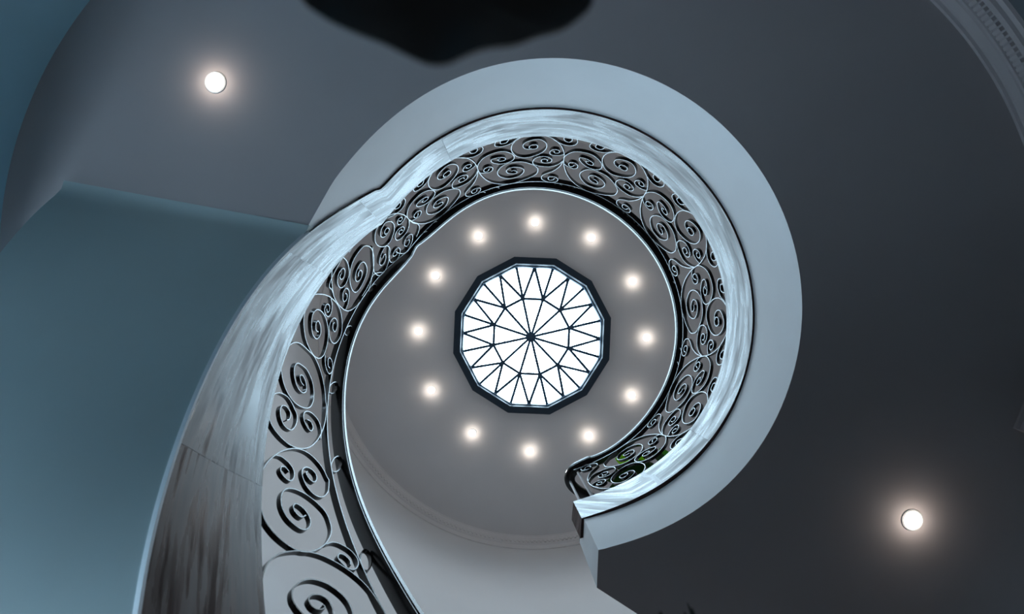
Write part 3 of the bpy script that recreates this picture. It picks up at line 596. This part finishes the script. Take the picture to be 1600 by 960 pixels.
# steps: equal rises between the hall floor and the landing
nz = 19; rise = (SLAB_TOP-FLOOR_Z)/nz
aa_ = np.linspace(52, 226, 900); line = np.array([top_z(x)-.21 for x in aa_])
def bearing_at(z): return float(np.interp(z, line, aa_))
for i in range(1, nz):
    z = FLOOR_Z+i*rise; a0 = bearing_at(z-rise*.0); a1 = bearing_at(z+rise)
    if a1-a0 < .5 or z < top_z(54)-.2: continue
    k = 5; V = []
    for zz in (z-.035, z):
        for j in range(k+1):
            a = a0+(a1-a0)*j/k; V.append(at(a, plan(a)+.052, zz))
        for j in range(k, -1, -1):
            a = a0+(a1-a0)*j/k; V.append(outer_pt(a, zz, .02))
    m = 2*(k+1); F = [tuple(range(m)), tuple(range(m, 2*m))]+[(j, (j+1) % m, (j+1) % m+m, j+m) for j in range(m)]
    local(obj('tread', V, F, M_tread), stair)
    V = [at(a0, plan(a0)+.052, z-rise), outer_pt(a0, z-rise, .02), outer_pt(a0, z-.035, .02), at(a0, plan(a0)+.052, z-.035)]
    V += [(Vector(v)+Vector((-sin(radians(a0)), cos(radians(a0)), 0))*.02)[:] for v in V]
    local(obj('riser', V, [(0,1,2,3),(4,5,6,7),(0,1,5,4),(1,2,6,5),(2,3,7,6),(3,0,4,7)], M_plaster), stair)
# smooth plaster soffit under the flight; its outer edge falls evenly along the wall
V = []; F = []; N = 80
for i in range(N+1):
    f = i/N; a = 213.8-(213.8-56)*f
    zi = min(SOFFIT_Z, low_z(a)) if i else SOFFIT_Z
    zi -= .004; zo = zi
    pi_ = Vector(at(a, plan(a)+.006, zi)); po = Vector(outer_pt(a, zo))
    if i == 0: po = Vector((*crease_out, SOFFIT_Z))
    for j in range(9):
        V.append(pi_.lerp(po, j/8))
nv = len(V); V += [v+Vector((0,0,.06)) for v in V]
for i in range(N):
    for j in range(8):
        q_ = (i*9+j, i*9+j+1, (i+1)*9+j+1, (i+1)*9+j); F += [q_, tuple(k+nv for k in q_)]
    for j in (0, 8): F.append((i*9+j, (i+1)*9+j, (i+1)*9+j+nv, i*9+j+nv))
F.append(tuple(N*9+j for j in range(9))+tuple(N*9+j+nv for j in range(8, -1, -1)))
local(obj('soffit', V, F, M_stairsoffit, smooth=True, label='smooth plaster underside of the flight, blue daylight painted into its colour'), stair)
# the stairwell wall rises from the outer edge of the flight up to the round upper wall
V = []; F = []; AA = frange(213.0, 40, 2)
for a in AA:
    zb_ = max(FLOOR_Z, min(SOFFIT_Z, low_z(a))) if a > 50 else FLOOR_Z
    for off, z in ((.055, zb_), (.055, SLAB_TOP+.05), (.0, SLAB_TOP+.05), (.0, zb_)): V.append(outer_pt(a, z, off))
for i in range(len(AA)-1):
    for j in range(4): F.append((i*4+j, i*4+(j+1) % 4, i*4+4+(j+1) % 4, i*4+4+j))
struct(obj('wall_stairwell', V, F, M_wall, smooth=True))
# pale bead that runs along the low edge of the string
rings = []
for a in frange(56, 212.5, 1.5):
    r = plan(a); z = low_z(a); rings.append([at(a, r-.004, z+.003), at(a, r-.004, z-.010), at(a, r+.012, z-.010), at(a, r+.012, z+.003)])
V, F = sweep(rings); local(obj('edge_bead', V, F, M_plaster, smooth=True, label='thin white bead under the string'), stair)

# curb of the landing: three boards end to end
curb = thing('landing_curb', (.35, -1.2, SLAB_TOP), 'varnished wooden curb board curving round the landing opening above the white edge', 'curb')
for j0, j1 in (((A_LAND+g/2, A_LAND+g/2), (252.6, 253.4)), ((252.6+g, 253.4+g), (382.2, 381.2)), ((382.2+g, 381.2+g), (A_END+.25, A_END+.6))):
    local(plate('board', j0, j1, .105, None, skew=2.9 if j1[0] > 400 else 0), curb)

# ---------------------------------------------------------------- balustrade
rail = thing('balustrade', (.35, -1.3, CURB_TOP), 'black wrought iron scroll balustrade with handrail following the stair and landing', 'railing')
def rail_part(name, V, F, m=M_iron, **k): return local(obj(name, V, F, m, **k), rail)
def strip(pts, t, dep, name):
    """flat bar of thickness t bent in the balustrade surface; its depth dep points away from the well"""
    P = [Vector(p) for p in pts]; rings = []
    for i, p in enumerate(P):
        tg = (P[min(i+1, len(P)-1)]-P[max(i-1, 0)])
        if tg.length < 1e-6: tg = Vector((0,0,1))
        tg.normalize()
        a = math.degrees(atan2(p.y, p.x)) % 360; a = a+360 if a < 40 else a
        q0 = Vector(at(a-1.5, plan(a-1.5), 0)); q1 = Vector(at(a+1.5, plan(a+1.5), 0)); e = (q1-q0).normalized()
        nrm = Vector((e.y, -e.x, 0));
        if nrm.dot(Vector((p.x, p.y, 0))) < 0: nrm = -nrm
        tp = (tg-nrm*tg.dot(nrm)).normalized(); bn = tp.cross(nrm)*t/2
        taper = 1
        rings.append([p+bn, p-bn, p-bn+nrm*dep, p+bn+nrm*dep])
    V, F = sweep(rings); return rail_part(name, V, F, smooth=True)
iron = lambda a: plan(a)+IRON
# arc length along the iron line
A_ = np.arange(48, 436, .5); R_ = np.array([iron(x) for x in A_]); X_ = R_*np.cos(np.radians(A_)); Y_ = R_*np.sin(np.radians(A_))
S_ = np.r_[0, np.cumsum(np.hypot(np.diff(X_), np.diff(Y_)))]
s0_ = float(np.interp(264.0, A_, S_))
def bearing_of_s(s): return float(np.interp(s, S_, A_))
OFF = float(np.interp(JOIN_A, A_, S_))-MOTIF_S[2]
MS = [s+OFF for s in MOTIF_S]
BT, BD = .0050, .021
def motif(names, sa, sb):
    for nm in names:
        pts = []
        for u, h in catmull(MOTIF[nm], 4):
            a = bearing_of_s(sa+u*(sb-sa)); pts.append(at(a, iron(a), CURB_TOP+h))
        strip(pts, BT, BD, 'scroll')
left = ['loopA_medium', 'loopA_big', 'curlA_small']; right = ['loopB_big', 'loopB_medium', 'curlB_small', 'curl_rail']; base = ['curl_base_left', 'curl_base_right']
for k in range(7):
    motif(left+(right if k < 6 else ['loopB_medium', 'loopB_big', 'curlB_small', 'curl_rail']), MS[k], MS[k+1])
    if k < 6: motif(['curl_base_left'], MS[k], MS[k+1])
    if k < 5: motif(['curl_base_right'], MS[k], MS[k+1])
W_ = MS[1]-MS[0]
motif(['loopB_medium', 'curlB_small', 'loopB_big'], MS[0]-W_*.78, MS[0])
motif(['curl_base_left', 'curl_base_right'], MS[0]-W_, MS[0])
for pts in STAIR_SCROLLS:
    strip([at(a, iron(a), z) for a, z in catmull(pts, 5)], BT, BD, 'scroll')
# the same scroll groups go on down the flight, below what the picture shows
for shift in (44, 88):
    for pts in STAIR_SCROLLS[16:]:
        if min(a for a, z in pts)-shift > 62: q_ = [(a-shift, top_z(a-shift)+z-top_z(a)) for a, z in pts]; strip([at(a, iron(a), z) for a, z in catmull(q_, 4)], BT, BD, 'scroll')
# flat sub-rail and moulded handrail
A0, A1 = 62, 420.3
def sub_z(a): return cv(a, 4)
rings = []
for a in frange(A0, A1, 1.5):
    r = iron(a)-.001; z = sub_z(a); rings.append([at(a, r, z), at(a, r+.034, z), at(a, r+.034, z+.009), at(a, r, z+.009)])
V, F = sweep(rings); rail_part('sub_rail', V, F, smooth=True)
rings = []
def rail_section(c, nrm):
    """handrail profile: c = inner top edge, nrm points away from the well"""
    P2 = [(0, 0), (0, -.030), (.004, -.034), (.004, -.046), (.010, -.050), (.074, -.050), (.080, -.046), (.080, -.034), (.084, -.030), (.084, 0), (.070, .014), (.042, .020), (.014, .014)]
    return [c+nrm*u+Vector((0, 0, v)) for u, v in P2]
path = []
for a in frange(A0, 410.3, 1.2):
    path.append(Vector(at(a, cv(a, 5), top_z(a)+1.0)))
kz = (CURB_TOP+1.0)/800
for u, v in HANDRAIL_END: path.append(Vector((u, v, CURB_TOP+1.0)))
# smooth the tail
tail = catmull([tuple(p) for p in path[-(len(HANDRAIL_END)+4):]], 4)
path = path[:-(len(HANDRAIL_END)+4)]+[Vector(t) for t in tail]
for i, p in enumerate(path):
    e = (path[min(i+1, len(path)-1)]-path[max(i-1, 0)]); e.z = 0; e.normalize(); nrm = Vector((-e.y, e.x, 0))*-1
    rings.append(rail_section(p, nrm))
V, F = sweep(rings); rail_part('handrail', V, F, smooth=True, label='broad moulded black handrail')
nx, ny, _ = at(61.5, iron(61.5)+.02, 0)
V, F = lathe([(.034, 0), (.034, .10), (.022, .13), (.018, .45), (.024, .62), (.018, .80), (.020, 1.30), (.030, 1.335), (.030, 1.37)], 20, (nx, ny, FLOOR_Z))
rail_part('newel_post', V, F, smooth=True)
# small oval collars between sub-rail and handrail
for a in COLLAR_RINGS:
    z0 = sub_z(a)+.009; z1 = top_z(a)+.95; zm = (z0+z1)/2; h = (z1-z0)/2; s = .5*(top_z(a+1)-top_z(a-1)); pts = []
    wdeg = .034/iron(a)*57.3
    for k in range(19):
        t = 2*pi*k/18; pts.append(at(a+wdeg*cos(t), iron(a)+.002, zm+h*sin(t)+s*wdeg*cos(t)))
    strip(pts, BT, BD, 'oval_collar')
# twisted square balusters at the landing end
def twisted(x, y, z0, z1, half, label):
    rings = []; n = 150
    for i in range(n+1):
        z = z0+(z1-z0)*i/n; t = 2*pi*9*i/n
        rings.append([(x+half*1.414*cos(t+k*pi/2), y+half*1.414*sin(t+k*pi/2), z) for k in range(4)])
    V, F = sweep(rings); return rail_part('twisted_baluster', V, F, M_steel, label=label)
twisted(.530, .886, CURB_TOP, CURB_TOP+.96, .0075, 'bright twisted baluster where the scrollwork ends')
twisted(.478, .977, SLAB_TOP, CURB_TOP+.96, .0075, 'bright twisted baluster at the corner of the handrail')

# ---------------------------------------------------------------- plants
def tube(pts, r0, r1, n=8):
    P = [Vector(p) for p in catmull(pts, 5)]; rings = []
    for i, p in enumerate(P):
        t = (P[min(i+1, len(P)-1)]-P[max(i-1, 0)]).normalized(); u = t.orthogonal().normalized(); v = t.cross(u); r = r0+(r1-r0)*i/(len(P)-1)
        rings.append([p+u*r*cos(2*pi*k/n)+v*r*sin(2*pi*k/n) for k in range(n)])
    return sweep(rings)
def leaf(base, tip, width, up, curl=.15, n=12, th=.0015, shape=None):
    """a broad leaf with a raised midrib, modelled as a thin solid"""
    base = Vector(base); tip = Vector(tip); L = tip-base; l = L.length; t = L.normalized(); s = t.cross(Vector(up)).normalized(); nn = s.cross(t)
    V = []; F = []; m = 6
    for i in range(n+1):
        f = i/n; w = width*(shape(f) if shape else (sin(pi*f**.8)**.8)); c = base+t*l*f+nn*(-curl*l*f*f)
        for j in range(m+1):
            q_ = (j/m-.5)*2; V.append(c+s*w/2*q_+nn*(abs(q_)**1.5*w*.12+.01*w*sin(f*17+q_*3)))
    k = len(V); V += [v+nn*th for v in V]
    for i in range(n):
        for j in range(m):
            q_ = (i*(m+1)+j, i*(m+1)+j+1, (i+1)*(m+1)+j+1, (i+1)*(m+1)+j); F += [q_, tuple(x+k for x in q_)]
        for j in (0, m): F.append((i*(m+1)+j, (i+1)*(m+1)+j, (i+1)*(m+1)+j+k, i*(m+1)+j+k))
    return V, F
def pot(t, r, h):
    x, y, z = t.location
    local(obj('pot', *lathe([(r*.7, 0), (r*.74, .01), (r*.95, h*.9), (r, h*.92), (r, h), (r*.9, h), (r*.88, h*.9)], 28, (x, y, z)), M_pot, smooth=True), t)
    local(obj('soil', *lathe([(r*.1, h*.93), (r*.86, h*.93), (r*.86, h*.88)], 20, (x, y, z)), M_soil), t)
# broad leaved plant on the landing, seen through the ironwork
UP = thing('potted_plant', (1.13, 1.06, SLAB_TOP), 'broad-leaved green plant behind the end of the iron balustrade', 'plant')
pot(UP, .14, .3)
for i, (bx, tx, w_, m_) in enumerate(UPPER_LEAVES):
    nmesh = leaf(bx, tx, w_, (0, 0, 1), .12)
    mm = {'lime': M_leaflime, 'dark': M_leafgreen, 'mid': M_leafmid}[m_]
    local(obj('leaf', *nmesh, mm, smooth=True, label={'lime': 'bright lime green leaf', 'mid': 'mid green leaf', 'dark': None}[m_]), UP)
    V, F = tube([(1.13, 1.06, SLAB_TOP+.25), ((1.13+bx[0])/2+.03, (1.06+bx[1])/2+.02, (SLAB_TOP+.3+bx[2])/2), bx], .006, .003)
    local(obj('stem', V, F, M_stem, smooth=True), UP)
# dark plant standing on the hall floor close to the camera: one big leaf hangs over the lens
LP = thing('leafy_floor_plant', (-.02, -.75, FLOOR_Z), 'very dark blurred broad leaf drooping into the top of the view', 'plant')
pot(LP, .16, .28)
kz = .30/800
def outline_leaf(pts, z, m_, thick=.003):
    """leaf blade from its outline (metres, measured from the camera axis), domed and folded along the midrib"""
    P = catmull([(x, y, 0) for x, y in pts], 4); cx = sum(p[0] for p in P)/len(P); cy = sum(p[1] for p in P)/len(P)
    V = []; F = []; R = 6; n = len(P)
    for k in range(1, R+1):
        f = k/R
        for p in P:
            x = cx+(p[0]-cx)*f; y = cy+(p[1]-cy)*f
            V.append((x, y, z+.012*(1-f*f)+.003*sin(x*90)*f+abs(x-cx)*.05))
    V.append((cx, cy, z+.013)); c = len(V)-1
    for k in range(R-1):
        for i in range(n): F.append((k*n+i, k*n+(i+1) % n, (k+1)*n+(i+1) % n, (k+1)*n+i))
    for i in range(n): F.append((c, i, (i+1) % n))
    k0 = len(V); V2 = V+[(x, y, zz+thick) for x, y, zz in V]; F2 = F+[tuple(i+k0 for i in f_) for f_ in F]
    for i in range(n):
        a, b2 = (R-1)*n+i, (R-1)*n+(i+1) % n; F2.append((a, b2, b2+k0, a+k0))
    return V2, F2
ol = BIG_LEAF
local(obj('leaf', *outline_leaf(ol, .30, M_leafdark), M_leafdark, smooth=True, label='very dark brown wavy leaf'), LP)
V, F = tube([(-.02, -.75, FLOOR_Z+.26), (-.03, -.72, .0), (-.03, -.60, .28), (-.03, -.38, .335)], .010, .004)
local(obj('stem', V, F, M_stem, smooth=True), LP)
for (tx, ty, tz) in ((-.35, -.95, .25), (.3, -1.0, .1), (.02, -1.15, .35)):
    bx = (-.02+(tx+.02)*.35, -.75+(ty+.75)*.35, tz-.1)
    V, F = tube([(-.02, -.75, FLOOR_Z+.26), ((-.02+bx[0])/2, (-.75+bx[1])/2, (FLOOR_Z+.3+bx[2])/2+.05), bx], .008, .004)
    local(obj('stem', V, F, M_stem, smooth=True), LP)
    local(obj('leaf', *leaf(bx, (tx, ty, tz), .17, (0, 0, 1), .2), M_leafdark, smooth=True), LP)
# spiky plant whose frond tips just enter the bottom of the picture
SPK = thing('spiky_floor_plant', (.27, .62, FLOOR_Z), 'dark spiky frond tips peeking in at the bottom edge', 'plant')
pot(SPK, .13, .24)
rnd = random.Random(4); kz = .8/800
for u, v in ((1019,957),(1025,950),(1031,954),(1041,957),(1058,953),(1068,955),(1080,951),(1085,956),(1050,968),(1034,964),(1074,962),(1100,972),(1010,970)):
    tip = Vector(((u-798)*kz, (v-563)*kz, .8+rnd.uniform(-.02, .02))); bs = Vector((.27+(tip.x-.27)*.2, .62+(tip.y-.62)*.2, FLOOR_Z+.22))
    mid_ = bs.lerp(tip, .6)+Vector((.0, .06, .05))
    P_ = catmull([tuple(bs), tuple(mid_), tuple(tip)], 6); rings = []
    for i, p_ in enumerate(P_):
        f = i/(len(P_)-1); wd = .015*(1-f)**.45+.001; p_ = Vector(p_); rings.append([p_+Vector((wd, 0, 0)), p_+Vector((0, wd*.3, 0)), p_+Vector((-wd, 0, 0)), p_+Vector((0, -wd*.3, 0))])
    V, F = sweep(rings); local(obj('frond', V, F, M_leafblack, smooth=True), SPK)
